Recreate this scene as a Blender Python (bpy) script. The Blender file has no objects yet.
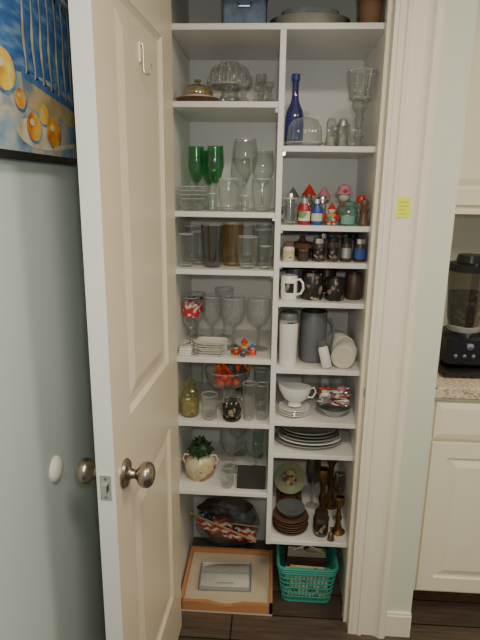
import bpy, math, random
from mathutils import Vector, Matrix
random.seed(7)
S = bpy.context.scene
pi = math.pi

# ------------------------------------------------------------------ materials
def nt(name):
    m = bpy.data.materials.new(name); m.use_nodes = True
    n = m.node_tree; n.nodes.clear()
    out = n.nodes.new('ShaderNodeOutputMaterial')
    return m, n, out
def coords(n, sc=(1,1,1)):
    tc = n.nodes.new('ShaderNodeTexCoord'); mp = n.nodes.new('ShaderNodeMapping')
    mp.inputs['Scale'].default_value = sc
    n.links.new(tc.outputs['Object'], mp.inputs['Vector']); return mp.outputs['Vector']
def ramp(n, stops, interp='LINEAR'):
    r = n.nodes.new('ShaderNodeValToRGB'); r.color_ramp.interpolation = interp
    e = r.color_ramp.elements
    while len(e) < len(stops): e.new(0.5)
    for i,(p,c) in enumerate(stops):
        e[i].position = p; e[i].color = (c[0],c[1],c[2],1)
    return r
def mat(name, col, rough=0.5, metal=0.0, var=0.06, scale=8, bump=0.0, coat=0.0, emit=None):
    m,n,out = nt(name)
    p = n.nodes.new('ShaderNodeBsdfPrincipled')
    no = n.nodes.new('ShaderNodeTexNoise'); no.inputs['Scale'].default_value = scale
    no.inputs['Detail'].default_value = 4
    n.links.new(coords(n), no.inputs['Vector'])
    lo = [max(0,c*(1-var)) for c in col]; hi = [min(1,c*(1+var)) for c in col]
    r = ramp(n, [(0.3,lo),(0.7,hi)])
    n.links.new(no.outputs['Fac'], r.inputs['Fac'])
    n.links.new(r.outputs['Color'], p.inputs['Base Color'])
    p.inputs['Roughness'].default_value = rough; p.inputs['Metallic'].default_value = metal
    p.inputs['Coat Weight'].default_value = coat
    if bump:
        b = n.nodes.new('ShaderNodeBump'); b.inputs['Strength'].default_value = bump; b.inputs['Distance'].default_value=0.002
        n2 = n.nodes.new('ShaderNodeTexNoise'); n2.inputs['Scale'].default_value = scale*20
        n.links.new(coords(n), n2.inputs['Vector'])
        n.links.new(n2.outputs['Fac'], b.inputs['Height']); n.links.new(b.outputs['Normal'], p.inputs['Normal'])
    n.links.new(p.outputs['BSDF'], out.inputs['Surface'])
    return m
def pat(name, stops, scale=40, rough=0.4, kind='vor', metal=0.0, sc=(1,1,1), interp='CONSTANT'):
    m,n,out = nt(name)
    p = n.nodes.new('ShaderNodeBsdfPrincipled')
    v = coords(n, sc)
    if kind=='vor':
        t = n.nodes.new('ShaderNodeTexVoronoi'); t.inputs['Scale'].default_value=scale
        n.links.new(v, t.inputs['Vector'])
        sx = n.nodes.new('ShaderNodeSeparateColor'); n.links.new(t.outputs['Color'], sx.inputs[0]); o = sx.outputs[0]
    elif kind=='noise':
        t = n.nodes.new('ShaderNodeTexNoise'); t.inputs['Scale'].default_value=scale; t.inputs['Detail'].default_value=5
        n.links.new(v, t.inputs['Vector']); o = t.outputs['Fac']
    else:
        t = n.nodes.new('ShaderNodeTexWave'); t.inputs['Scale'].default_value=scale; t.inputs['Distortion'].default_value=0.6
        t.bands_direction = kind
        n.links.new(v, t.inputs['Vector']); o = t.outputs['Fac']
    r = ramp(n, stops, interp)
    n.links.new(o, r.inputs['Fac']); n.links.new(r.outputs['Color'], p.inputs['Base Color'])
    p.inputs['Roughness'].default_value=rough; p.inputs['Metallic'].default_value=metal
    n.links.new(p.outputs['BSDF'], out.inputs['Surface'])
    return m
def glass(name, tint=(0.93,0.945,0.94), edge=(0.62,0.65,0.64), base=0.05, k=0.80, bumps=0, pw_=2.2):
    # thin-walled glass: transparent sheet + body haze + fresnel reflection
    m,n,out = nt(name)
    tr = n.nodes.new('ShaderNodeBsdfTransparent'); tr.inputs['Color'].default_value=(*tint,1)
    p = n.nodes.new('ShaderNodeBsdfPrincipled'); p.inputs['Base Color'].default_value=(*edge,1)
    p.inputs['Roughness'].default_value=0.05; p.inputs['IOR'].default_value=1.6; p.inputs['Coat Weight'].default_value=1.0
    gl = n.nodes.new('ShaderNodeBsdfGlossy'); gl.inputs['Roughness'].default_value=0.07
    lw = n.nodes.new('ShaderNodeLayerWeight'); lw.inputs['Blend'].default_value=0.5
    pw = n.nodes.new('ShaderNodeMath'); pw.operation='POWER'; pw.inputs[1].default_value=pw_
    ma = n.nodes.new('ShaderNodeMath'); ma.operation='MULTIPLY_ADD'; ma.inputs[1].default_value=k; ma.inputs[2].default_value=base
    n.links.new(lw.outputs['Facing'], pw.inputs[0]); n.links.new(pw.outputs[0], ma.inputs[0])
    mx0 = n.nodes.new('ShaderNodeMixShader'); mx0.inputs[0].default_value=0.5
    n.links.new(p.outputs[0], mx0.inputs[1]); n.links.new(gl.outputs[0], mx0.inputs[2])
    mx = n.nodes.new('ShaderNodeMixShader')
    n.links.new(ma.outputs[0], mx.inputs[0]); n.links.new(tr.outputs[0], mx.inputs[1]); n.links.new(mx0.outputs[0], mx.inputs[2])
    if bumps:
        b = n.nodes.new('ShaderNodeBump'); b.inputs['Strength'].default_value=1.0; b.inputs['Distance'].default_value=0.006
        v = n.nodes.new('ShaderNodeTexVoronoi'); v.inputs['Scale'].default_value=bumps
        n.links.new(coords(n), v.inputs['Vector']); n.links.new(v.outputs['Distance'], b.inputs['Height'])
        for q in (p,gl,lw): n.links.new(b.outputs['Normal'], q.inputs['Normal'])
    n.links.new(mx.outputs[0], out.inputs['Surface'])
    return m

M_wallL = mat('paint_pale_blue', (0.52,0.62,0.61), 0.7, var=0.03, scale=2, bump=0.15)
M_wallR = mat('paint_pale_green', (0.66,0.71,0.59), 0.65, var=0.02, scale=2, bump=0.15)
M_ceil = mat('paint_ceiling', (0.8,0.8,0.77), 0.8, var=0.02)
M_trim = mat('paint_trim_white', (0.84,0.78,0.64), 0.35, var=0.02, scale=3)
M_door = mat('paint_door_cream', (0.78,0.68,0.52), 0.32, var=0.03, scale=2)
M_edge = mat('paint_door_edge', (0.74,0.75,0.71), 0.4, var=0.02)
M_shelf = mat('melamine_white', (0.78,0.78,0.74), 0.35, var=0.02)
M_cab = mat('cabinet_cream', (0.86,0.80,0.63), 0.35, var=0.02)
M_nickel = mat('brushed_nickel', (0.38,0.33,0.27), 0.28, 1.0, var=0.1, scale=60)
M_silver = mat('silver', (0.7,0.7,0.68), 0.2, 1.0, var=0.08, scale=30)
M_brass = mat('brass_aged', (0.26,0.17,0.07), 0.35, 1.0, var=0.2, scale=30)
M_black = mat('black_plastic', (0.012,0.012,0.014), 0.22, var=0.2)
M_matblack = mat('matte_black', (0.010,0.010,0.011), 0.7, var=0.2)
M_dark = mat('dark_brown', (0.05,0.03,0.02), 0.4, var=0.3, scale=30)
M_wood = pat('honey_wood', [(0,(0.40,0.17,0.07)),(1,(0.58,0.28,0.13))], 14, 0.4, 'noise', sc=(1,14,14), interp='LINEAR')
M_traycream = mat('tray_cream_lining', (0.58,0.50,0.37), 0.5, var=0.05, scale=6)
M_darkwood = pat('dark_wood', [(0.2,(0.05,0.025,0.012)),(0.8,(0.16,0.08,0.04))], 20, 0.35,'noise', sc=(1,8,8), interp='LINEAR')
M_white = mat('white_ceramic', (0.80,0.79,0.74), 0.18, var=0.02, coat=0.4)
M_offw = mat('offwhite_ceramic', (0.62,0.57,0.47), 0.25, var=0.05, coat=0.3)
M_red = mat('red_glaze', (0.50,0.03,0.02), 0.3, var=0.15, scale=30)
M_orange = mat('orange', (0.75,0.20,0.03), 0.4, var=0.15, scale=30)
M_redor = mat('red_orange_foil', (0.80,0.09,0.02), 0.3, var=0.3, scale=60)
M_yellow = mat('yellow', (0.80,0.56,0.08), 0.45, var=0.1, scale=30)
M_note = mat('note_yellow', (0.85,0.85,0.04), 0.8, var=0.03)
M_ink = mat('note_ink', (0.12,0.35,0.08), 0.8)
M_green = mat('leaf_green', (0.02,0.06,0.02), 0.5, var=0.4, scale=40)
M_blue = mat('royal_blue', (0.03,0.07,0.30), 0.35, var=0.15)
M_pink = mat('pink', (0.55,0.22,0.30), 0.6, var=0.15, scale=40)
M_gray = mat('gray_stoneware', (0.13,0.14,0.15), 0.4, var=0.06)
M_steel = mat('brushed_steel', (0.42,0.43,0.44), 0.35, 0.7, var=0.08)
M_bluefab = mat('blue_gray_fabric', (0.13,0.18,0.26), 0.9, var=0.2, scale=60)
M_wicker = pat('wicker', [(0,(0.10,0.05,0.025)),(0.5,(0.28,0.16,0.08)),(1,(0.16,0.08,0.04))], 90, 0.7, 'Z', interp='LINEAR')
M_teal = mat('teal_plastic', (0.04,0.34,0.26), 0.4, var=0.05)
M_packet = pat('printed_packets', [(0,(0.7,0.68,0.5)),(0.45,(0.6,0.52,0.16)),(0.6,(0.2,0.3,0.12)),(0.75,(0.8,0.8,0.75)),(0.92,(0.1,0.1,0.1))], 45, 0.5)
M_floral = pat('floral_ceramic', [(0.42,(0.60,0.55,0.40)),(0.50,(0.50,0.40,0.14)),(0.56,(0.64,0.58,0.44)),(0.62,(0.40,0.10,0.08)),(0.67,(0.20,0.25,0.12))], 16, 0.25, 'noise', interp='LINEAR')
M_darkpat = pat('dark_patterned', [(0,(0.015,0.013,0.012)),(0.66,(0.20,0.15,0.10)),(0.76,(0.02,0.02,0.02)),(0.90,(0.32,0.28,0.20))], 90, 0.3)
M_toys = pat('colour_mix', [(0,(0.50,0.05,0.03)),(0.3,(0.6,0.28,0.06)),(0.5,(0.05,0.22,0.2)),(0.7,(0.6,0.55,0.4)),(0.85,(0.05,0.08,0.3))], 75, 0.4)
M_redfloral = pat('red_enamel', [(0,(0.50,0.03,0.03)),(0.45,(0.6,0.58,0.54)),(0.8,(0.45,0.03,0.04))], 110, 0.25)
M_platerim = mat('sage_plate', (0.26,0.29,0.14), 0.25, var=0.1, coat=0.4)
M_platemid = pat('plate_medallion', [(0,(0.40,0.28,0.08)),(0.4,(0.15,0.05,0.03)),(0.7,(0.5,0.42,0.15))], 70, 0.3)
M_copper = mat('copper_brown_wood', (0.14,0.075,0.05), 0.35, var=0.2, scale=30)
M_plat = mat('platter_glaze', (0.28,0.29,0.28), 0.2, var=0.06, coat=0.5)
M_stripe=pat('flag_cloth_stripes',[(0,(0.42,0.05,0.05)),(0.5,(0.60,0.54,0.45))],11,0.8,'Z')
M_flagb = pat('flag_canton', [(0,(0.02,0.03,0.12)),(0.85,(0.5,0.5,0.5))], 90, 0.8)
M_stick = mat('flag_stick', (0.55,0.36,0.16), 0.5)
G = glass('clear_glass')
G2 = glass('clear_glass_heavy', (0.90,0.92,0.91), (0.62,0.65,0.63), 0.08, 0.85, pw_=2.0)
Gfrost = glass('etched_glass', (0.90,0.92,0.91), (0.70,0.72,0.70), 0.16, 0.75, bumps=110)
Gcut = glass('cut_crystal', (0.76,0.79,0.77), (0.68,0.70,0.67), 0.20, 0.80, bumps=75)
Ggreen = glass('green_glass', (0.20,0.62,0.32), (0.06,0.30,0.13), 0.20, 0.55)
Gblue = glass('cobalt_glass', (0.02,0.05,0.60), (0.01,0.02,0.40), 0.35, 0.5)
Gamber = glass('amber_glass', (0.86,0.76,0.56), (0.50,0.38,0.20), 0.12, 0.6)
Golivedish = glass('olive_amber_glass', (0.6,0.52,0.3), (0.38,0.30,0.12), 0.45, 0.4)
Gsmoke = glass('smoky_glass', (0.42,0.40,0.37), (0.18,0.17,0.15), 0.2, 0.6)
Golive = glass('olive_glass', (0.70,0.68,0.38), (0.46,0.44,0.20), 0.2, 0.5, bumps=60)
Gaqua = glass('aqua_glass', (0.50,0.78,0.72), (0.28,0.52,0.46), 0.2, 0.5)
Gbag = glass('clear_plastic_bag', (0.88,0.89,0.89), (0.6,0.62,0.64), 0.12, 0.6, bumps=30)
M_rim = glass('glass_rim', (0.95,0.96,0.96), (0.88,0.90,0.89), 0.5, 0.5)
M_bottledark = mat('red_bottle', (0.35,0.02,0.03), 0.25, var=0.1)

def floor_mat():
    m,n,out = nt('dark_wood_planks')
    p = n.nodes.new('ShaderNodeBsdfPrincipled'); p.inputs['Roughness'].default_value=0.35
    v = coords(n)
    br = n.nodes.new('ShaderNodeTexBrick'); br.inputs['Scale'].default_value=1.0
    br.inputs['Brick Width'].default_value=1.1; br.inputs['Row Height'].default_value=0.12
    br.inputs['Mortar Size'].default_value=0.003
    br.inputs['Color1'].default_value=(0.065,0.046,0.038,1); br.inputs['Color2'].default_value=(0.11,0.078,0.062,1)
    br.inputs['Mortar'].default_value=(0.01,0.008,0.006,1)
    n.links.new(v, br.inputs['Vector'])
    no = n.nodes.new('ShaderNodeTexNoise'); no.inputs['Scale'].default_value=6; no.inputs['Detail'].default_value=6
    n.links.new(coords(n,(1,12,1)), no.inputs['Vector'])
    mx = n.nodes.new('ShaderNodeMix'); mx.data_type='RGBA'; mx.blend_type='MULTIPLY'; mx.inputs[0].default_value=0.7
    r = ramp(n, [(0.3,(0.5,0.5,0.5)),(0.7,(1.3,1.3,1.3))])
    n.links.new(no.outputs['Fac'], r.inputs['Fac'])
    n.links.new(br.outputs['Color'], mx.inputs[6]); n.links.new(r.outputs['Color'], mx.inputs[7])
    n.links.new(mx.outputs[2], p.inputs['Base Color']); n.links.new(p.outputs[0], out.inputs['Surface'])
    return m
M_floor = floor_mat()
M_granite = pat('granite', [(0.3,(0.20,0.15,0.10)),(0.45,(0.55,0.45,0.33)),(0.6,(0.72,0.64,0.50)),(0.75,(0.35,0.27,0.2))], 90, 0.2,'noise', interp='LINEAR')
M_splash = mat('backsplash', (0.50,0.50,0.44), 0.5, var=0.05)

# ------------------------------------------------------------------ builder
class B:
    def __init__(s, name): s.n=name; s.v=[]; s.f=[]; s.fm=[]; s.m=[]
    def mi(s, m):
        if m not in s.m: s.m.append(m)
        return s.m.index(m)
    def add(s, vs, fs, m, T=None):
        o=len(s.v); k=s.mi(m)
        for q in vs:
            q=Vector(q)
            if T is not None: q=T@q
            s.v.append(q)
        for f in fs: s.f.append([i+o for i in f]); s.fm.append(k)
        return s
    def lathe(s, prof, m, at=(0,0,0), seg=28, rib=None, T=None, sy=1.0):
        vs=[];fs=[]
        for (r,z) in prof:
            for i in range(seg):
                a=2*pi*i/seg; rr=max(r,1e-5)
                if rib: rr*=1+rib[1]*math.cos(rib[0]*a)
                vs.append((at[0]+rr*math.cos(a), at[1]+rr*math.sin(a)*sy, at[2]+z))
        for j in range(len(prof)-1):
            for i in range(seg):
                i2=(i+1)%seg
                fs.append([j*seg+i,j*seg+i2,(j+1)*seg+i2,(j+1)*seg+i])
        return s.add(vs,fs,m,T)
    def box(s, lo, hi, m, T=None, bev=0.0):
        x0,y0,z0=lo;x1,y1,z1=hi
        if bev<=0:
            vs=[(x0,y0,z0),(x1,y0,z0),(x1,y1,z0),(x0,y1,z0),(x0,y0,z1),(x1,y0,z1),(x1,y1,z1),(x0,y1,z1)]
            fs=[[0,3,2,1],[4,5,6,7],[0,1,5,4],[1,2,6,5],[2,3,7,6],[3,0,4,7]]
            return s.add(vs,fs,m,T)
        b=bev
        vs=[]
        def rect(ins,z):
            X0,X1,Y0,Y1=x0+ins,x1-ins,y0+ins,y1-ins
            e=b*0.8
            return [(X0+e,Y0,z),(X1-e,Y0,z),(X1,Y0+e,z),(X1,Y1-e,z),(X1-e,Y1,z),(X0+e,Y1,z),(X0,Y1-e,z),(X0,Y0+e,z)]
        R=[rect(b,z0),rect(0,z0+b),rect(0,z1-b),rect(b,z1)]
        for r in R: vs+=r
        fs=[list(range(7,-1,-1)), list(range(24,32))]
        for j in range(3):
            for i in range(8):
                i2=(i+1)%8; fs.append([j*8+i,j*8+i2,j*8+8+i2,j*8+8+i])
        return s.add(vs,fs,m,T)
    def tube(s, pts, r, m, seg=8, closed=False, T=None):
        pts=[Vector(p) for p in pts]; n=len(pts)
        rs=r if isinstance(r,(list,tuple)) else [r]*n
        vs=[];fs=[]; up=None
        for i,p in enumerate(pts):
            if closed: d=(pts[(i+1)%n]-pts[i-1])
            else: d=pts[min(i+1,n-1)]-pts[max(i-1,0)]
            d.normalize()
            if up is None:
                up=Vector((0,0,1)) if abs(d.z)<0.9 else Vector((1,0,0))
            a=d.cross(up); 
            if a.length<1e-4: a=d.cross(Vector((0,1,0)))
            a.normalize(); bq=a.cross(d).normalized(); up=bq
            for k in range(seg):
                t=2*pi*k/seg
                vs.append(p+(a*math.cos(t)+bq*math.sin(t))*rs[i])
        rng=n if closed else n-1
        for i in range(rng):
            for k in range(seg):
                k2=(k+1)%seg; j=(i+1)%n
                fs.append([i*seg+k,i*seg+k2,j*seg+k2,j*seg+k])
        if not closed:
            fs.append(list(range(seg-1,-1,-1))); fs.append([(n-1)*seg+k for k in range(seg)])
        return s.add(vs,fs,m,T)
    def ball(s, c, r, m, seg=16, rg=10, T=None, wob=0, seed=0):
        if not isinstance(r,(list,tuple)): r=(r,r,r)
        rd=random.Random(seed); vs=[];fs=[]
        ph=[rd.uniform(0,6) for _ in range(6)]
        for j in range(rg+1):
            th=pi*j/rg
            for i in range(seg):
                a=2*pi*i/seg
                w=1+wob*(math.sin(3*a+ph[0]+2*th)*0.5+math.sin(5*a+ph[1]-3*th)*0.35+math.sin(7*th+ph[2]+a)*0.3)
                st=max(math.sin(th),0.002)
                vs.append((c[0]+r[0]*st*math.cos(a)*w,c[1]+r[1]*st*math.sin(a)*w,c[2]-r[2]*math.cos(th)*w))
        for j in range(rg):
            for i in range(seg):
                i2=(i+1)%seg; fs.append([j*seg+i,j*seg+i2,(j+1)*seg+i2,(j+1)*seg+i])
        return s.add(vs,fs,m,T)
    def poly(s, pts, m, T=None): return s.add(pts,[list(range(len(pts)))],m,T)
    def frust(s, o0,o1,i0,i1,ya,yb,m,T=None,cap=True):
        vs=[(o0[0],ya,o0[1]),(o1[0],ya,o0[1]),(o1[0],ya,o1[1]),(o0[0],ya,o1[1]),
            (i0[0],yb,i0[1]),(i1[0],yb,i0[1]),(i1[0],yb,i1[1]),(i0[0],yb,i1[1])]
        fs=[[0,1,5,4],[1,2,6,5],[2,3,7,6],[3,0,4,7]]
        if cap: fs.append([4,5,6,7])
        return s.add(vs,fs,m,T)
    def done(s, loc=(0,0,0), rz=0, parent=None, smooth=True, rx=0):
        me=bpy.data.meshes.new(s.n); me.from_pydata([tuple(v) for v in s.v],[],s.f)
        for m in s.m: me.materials.append(m)
        me.polygons.foreach_set('material_index', s.fm)
        if smooth:
            me.polygons.foreach_set('use_smooth',[True]*len(s.f))
            me.update(); me.set_sharp_from_angle(angle=math.radians(38))
        me.update()
        o=bpy.data.objects.new(s.n, me); S.collection.objects.link(o)
        o.location=loc; o.rotation_euler=(rx,0,rz)
        if parent: o.parent=parent
        return o
def empty(name, loc=(0,0,0), rz=0):
    e=bpy.data.objects.new(name,None); S.collection.objects.link(e); e.location=loc; e.rotation_euler=(0,0,rz)
    e.empty_display_size=0.05; return e
def bx(name, lo, hi, m, parent=None):
    c=[(a+b)/2 for a,b in zip(lo,hi)]
    l=[a-b for a,b in zip(lo,c)]; h=[a-b for a,b in zip(hi,c)]
    return B(name).box(l,h,m).done(c, parent=parent, smooth=False)
def RX(a): return Matrix.Rotation(a,4,'X')
def RY(a): return Matrix.Rotation(a,4,'Y')
def RZ(a): return Matrix.Rotation(a,4,'Z')
def TR(x,y,z): return Matrix.Translation((x,y,z))

# ------------------------------------------------------------------ room shell
YW=1.60; YB=2.08; XR=0.309; XL=-0.318; XE=0.526
bx('floor', (-0.62,-1.6,-0.05),(2.6,2.5,0.0), M_floor)
bx('ceiling', (-0.62,-1.6,2.45),(2.6,2.5,2.5), M_ceil)
bx('wall_left', (-0.60,-1.6,0),(-0.48,2.2,2.45), M_wallL)
bx('wall_closet_left', (-0.48,YW,0),(-0.338,YB,2.45), M_wallL)
bx('wall_closet_right', (0.327,YW,0),(XE,2.32,2.45), M_wallR)
bx('wall_closet_header', (-0.338,YW,2.11),(0.327,YW+0.085,2.45), M_wallR)
bx('wall_closet_back', (-0.48,YB,0),(0.327,YB+0.1,2.45), M_shelf)
bx('wall_kitchen_back', (0.327,2.32,0),(2.5,2.4,2.45), M_splash)
bx('wall_right', (2.5,-1.6,0),(2.6,2.4,2.45), M_wallR)
b=B('trim_1')
b.box((XR,YW-0.012,0),(0.327,YW+0.088,2.11),M_trim)
b.box((XR-0.010,YW+0.04,0),(XR,YW+0.075,2.10),M_trim)
b.box((XR-0.0012,YW+0.003,0.875),(XR,YW+0.03,0.945),M_silver)
b.box((XR-0.0016,YW+0.010,0.895),(XR-0.001,YW+0.024,0.925),M_black)
b.done(smooth=False)
b=B('trim_2')
b.box((-0.338,YW-0.012,0),(XL-0.008,YW+0.088,2.11),M_trim)
b.done(smooth=False)
b=B('trim_3')
b.box((-0.338,YW-0.012,2.092),(0.327,YW+0.088,2.11),M_trim)
b.done(smooth=False)
def casing(name,xa,xb,sgn):
    P=[(0,0.0),(0,-0.010),(0.006,-0.014),(0.022,-0.014),(0.026,-0.018),(0.036,-0.018),(0.040,-0.012),(0.078,-0.014),
       (0.088,-0.018),(0.098,-0.026),(0.114,-0.026),(0.120,-0.022),(0.120,0.0)]
    b=B(name); n=len(P)
    vs=[(xa+sgn*p[0],YW+p[1],0.0) for p in P]+[(xa+sgn*p[0],YW+p[1],2.2) for p in P]
    fs=[[i,(i+1)%n,n+(i+1)%n,n+i] for i in range(n)]+[list(range(n)),list(range(2*n-1,n-1,-1))]
    b.add(vs,fs,M_trim); b.done(smooth=False)
casing('trim_4', XR+0.008, 0, 1)
casing('trim_5', XL-0.014, 0, -1)
b=B('baseboard_right'); b.box((0.4375,YW-0.013,0),(XE,YW,0.085),M_trim); b.box((0.4375,YW-0.009,0.085),(XE,YW,0.095),M_trim); b.done(smooth=False)
b=B('baseboard_left'); b.box((-0.48,-1.5,0),(-0.467,YW-0.03,0.09),M_trim); b.done(smooth=False)

# ------------------------------------------------------------------ shelving
LZ=[1.795,1.470,1.286,0.985,0.750,0.482]
RZs=[1.670,1.432,1.316,1.186,0.956,0.764,0.642,0.292]
YS=1.69
unit=empty('pantry_shelving_unit',(0,YS,0))
def sb(name,lo,hi):
    c=[(a+b)/2 for a,b in zip(lo,hi)]
    B(name).box([a-q for a,q in zip(lo,c)],[a-q for a,q in zip(hi,c)],M_shelf,bev=0.0012).done((c[0],c[1]-YS,c[2]),parent=unit,smooth=False)
T=0.017
sb('side_left',(-0.336,YS,0),(XL,YB,2.4))
sb('side_right',(XR,YS,0),(0.326,YB,2.4))
DX0,DX1=0.007,0.025
sb('divider',(DX0,YS,RZs[-1]-T),(DX1,YB,2.006-T))
sb('top_shelf',(XL,YS,2.006-T),(XR,YB,2.006))
for i,z in enumerate(LZ): sb('left_shelf_%d'%(i+1),(XL,YS+0.002,z-T),(DX0,YB,z))
for i,z in enumerate(RZs): sb('right_shelf_%d'%(i+1),(DX1,YS+0.002,z-T),(XR,YB,z))
pb=B('shelf_pins')
for z in LZ:
    for x in (DX0-0.004,XL+0.004): pb.box((x-0.004,0.03,z-T-0.010),(x+0.004,0.042,z-T),M_silver)
for z in RZs[:-1]:
    for x in (DX1+0.004,XR-0.004): pb.box((x-0.004,0.03,z-T-0.010),(x+0.004,0.042,z-T),M_silver)
pb.done(parent=unit,smooth=False)

# ------------------------------------------------------------------ door
DW=0.592; DT=0.040; DH=2.04
door=empty('door_1',(-0.327,1.567,0.012),math.radians(-92.6))
b=B('slab')
c0,c1=0.008,DT-0.008
b.box((0,c0,0),(DW,c1,DH),M_door)
st=0.112
rails=[(0,0.22),(0.83,1.035),(1.90,DH)]
for z0,z1 in rails:
    b.box((st,0,z0),(DW-st,DT,z1),M_door)
b.box((0,0,0),(st,DT,DH),M_door); b.box((DW-st,0,0),(DW,DT,DH),M_door)
for z0,z1 in ((0.22,0.83),(1.035,1.90)):
    for ya,yb,yc in ((0,c0,0.002),(DT,c1,DT-0.002)):
        a0=(st,z0);a1=(DW-st,z1)
        q0=(st+0.012,z0+0.012);q1=(DW-st-0.012,z1-0.012)
        b.frust(a0,a1,q0,q1,ya+(0.001 if ya==0 else -0.001),yb,M_door,cap=False)
        p0=(st+0.030,z0+0.030);p1=(DW-st-0.030,z1-0.030)
        r0=(st+0.060,z0+0.060);r1=(DW-st-0.060,z1-0.060)
        b.frust(p0,p1,r0,r1,yb,yc,M_door)
b.box((DW,0.0005,0),(DW+0.0012,DT-0.0005,DH),M_edge)
b.done(parent=door,smooth=False)
b=B('knob_set')
kx=DW-0.060; kz=0.920
for sg in (1,-1):
    y0=DT if sg==1 else 0
    Tm=TR(kx,y0,kz)@RX(-pi/2*sg)
    b.lathe([(0,0.0),(0.033,0),(0.033,0.003),(0.029,0.008),(0.016,0.011),(0.0115,0.016),(0.0105,0.026),(0.014,0.031),(0.022,0.035),(0.0275,0.042),(0.0288,0.050),(0.0275,0.057),(0.022,0.063),(0.012,0.067),(0,0.068)],M_nickel,T=Tm,seg=32)
b.box((DW+0.0012,0.008,kz-0.029),(DW+0.003,DT-0.008,kz+0.029),M_silver)
b.box((DW+0.003,0.013,kz-0.009),(DW+0.011,DT-0.016,kz+0.009),M_silver)
for dz in (-0.021,0.021): b.lathe([(0,0.0012),(0.003,0.001),(0.003,0)],M_nickel,T=TR(DW+0.003,DT/2,kz+dz)@RY(pi/2),seg=10)
b.done(parent=door)
b=B('hinges')
for z in (0.25,1.02,1.80):
    b.tube([(-0.004,-0.004,z-0.04),(-0.004,-0.004,z+0.04)],0.005,M_nickel)
    b.box((0,DT*0.1,z-0.04),(0.001,DT*0.9,z+0.04),M_nickel)
b.done(parent=door)
b=B('coat_hook')
hx,hz=DW-0.285,1.815
b.box((hx-0.006,DT-0.002,hz-0.015),(hx+0.006,DT+0.0015,hz+0.025),M_trim)
b.tube([(hx,DT+0.001,hz+0.018),(hx,DT+0.004,hz+0.022),(hx,DT+0.006,hz+0.012),(hx,DT+0.006,hz-0.03),(hx,DT+0.010,hz-0.040),(hx,DT+0.018,hz-0.040),(hx,DT+0.023,hz-0.030),(hx,DT+0.024,hz-0.018)],0.002,M_nickel)
b.done(parent=door)

b=B('wall_door_bumper')
b.lathe([(0,0),(0.030,0),(0.030,0.004),(0.026,0.009),(0.018,0.013),(0.008,0.0145),(0,0.015)],M_white,T=RY(pi/2),seg=32)
b.done((-0.48,1.060,0.920))

# ------------------------------------------------------------------ framed picture on left wall
pic=B('framed_wall_art')
PW,PH=0.58,0.66
M_sea=pat('paint_sea',[(0.3,(0.02,0.09,0.30)),(0.5,(0.05,0.17,0.45)),(0.65,(0.18,0.34,0.52))],12,0.6,'noise',sc=(1,1,4),interp='LINEAR')
M_clothp=pat('paint_cloth',[(0.3,(0.04,0.10,0.25)),(0.45,(0.25,0.36,0.48)),(0.6,(0.50,0.48,0.38)),(0.75,(0.10,0.20,0.38))],14,0.6,'noise',interp='LINEAR')
M_tile=pat('paint_terrace',[(0.35,(0.40,0.30,0.14)),(0.5,(0.58,0.46,0.24)),(0.65,(0.16,0.24,0.34))],14,0.6,'noise',interp='LINEAR')
M_bal=mat('paint_balustrade',(0.06,0.18,0.44),0.6,var=0.3,scale=30)
M_balhi=mat('paint_balustrade_light',(0.58,0.56,0.40),0.6,var=0.3,scale=30)
M_lemon=pat('paint_lemon',[(0.35,(0.55,0.30,0.03)),(0.5,(0.80,0.50,0.04)),(0.65,(0.85,0.68,0.18))],26,0.6,'noise',interp='LINEAR')
M_orp=pat('paint_orange',[(0.35,(0.50,0.14,0.02)),(0.5,(0.78,0.32,0.03)),(0.65,(0.82,0.50,0.10))],26,0.6,'noise',interp='LINEAR')
f=0.016
pic.box((0,0,0),(0.018,PW,f),M_black);pic.box((0,0,PH-f),(0.018,PW,PH),M_black)
pic.box((0,0,f),(0.018,f,PH-f),M_black);pic.box((0,PW-f,f),(0.018,PW,PH-f),M_black)
pic.box((0,f,f),(0.010,PW-f,PH-f),M_sea)
def flat(pts,m,d=0.0): pic.poly([(0.0104+d,p[0],p[1]) for p in pts],m)
flat([(f,f),(PW-f,f),(PW-f,0.15),(0.40,0.165),(0.2,0.15),(f,0.17)],M_clothp)
flat([(0.30,0.10),(PW-f,0.085),(PW-f,0.135),(0.30,0.165)],M_tile,0.0003)
flat([(0.30,0.150),(PW-f,0.120),(PW-f,0.137),(0.30,0.168)],M_bal,0.0006)
flat([(0.24,0.350),(PW-f,0.315),(PW-f,0.345),(0.24,0.380)],M_bal,0.0006)
flat([(0.24,0.370),(PW-f,0.335),(PW-f,0.345),(0.24,0.380)],M_balhi,0.0009)
for k in range(7):
    y=0.325+k*0.038; z0=0.160-k*0.0045; z1=0.352-k*0.004
    prof=[(0.010,0),(0.006,0.08),(0.013,0.25),(0.015,0.38),(0.008,0.55),(0.005,0.7),(0.009,0.85),(0.010,1)]
    L=[(y-w_,z0+t*(z1-z0)) for w_,t in prof]; R_=[(y+w_,z0+t*(z1-z0)) for w_,t in reversed(prof)]
    flat(L+R_,M_bal,0.0006)
    L=[(y-w_*0.9,z0+t*(z1-z0)) for w_,t in prof]; R_=[(y-w_*0.15,z0+t*(z1-z0)) for w_,t in reversed(prof)]
    flat(L+R_,M_balhi,0.0009)
def ell(cy,cz,ry,rz,m,d): flat([(cy+ry*math.cos(2*pi*i/24),cz+rz*math.sin(2*pi*i/24)) for i in range(24)],m,d)
ell(0.37,0.055,0.11,0.030,M_balhi,0.0009)
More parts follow.
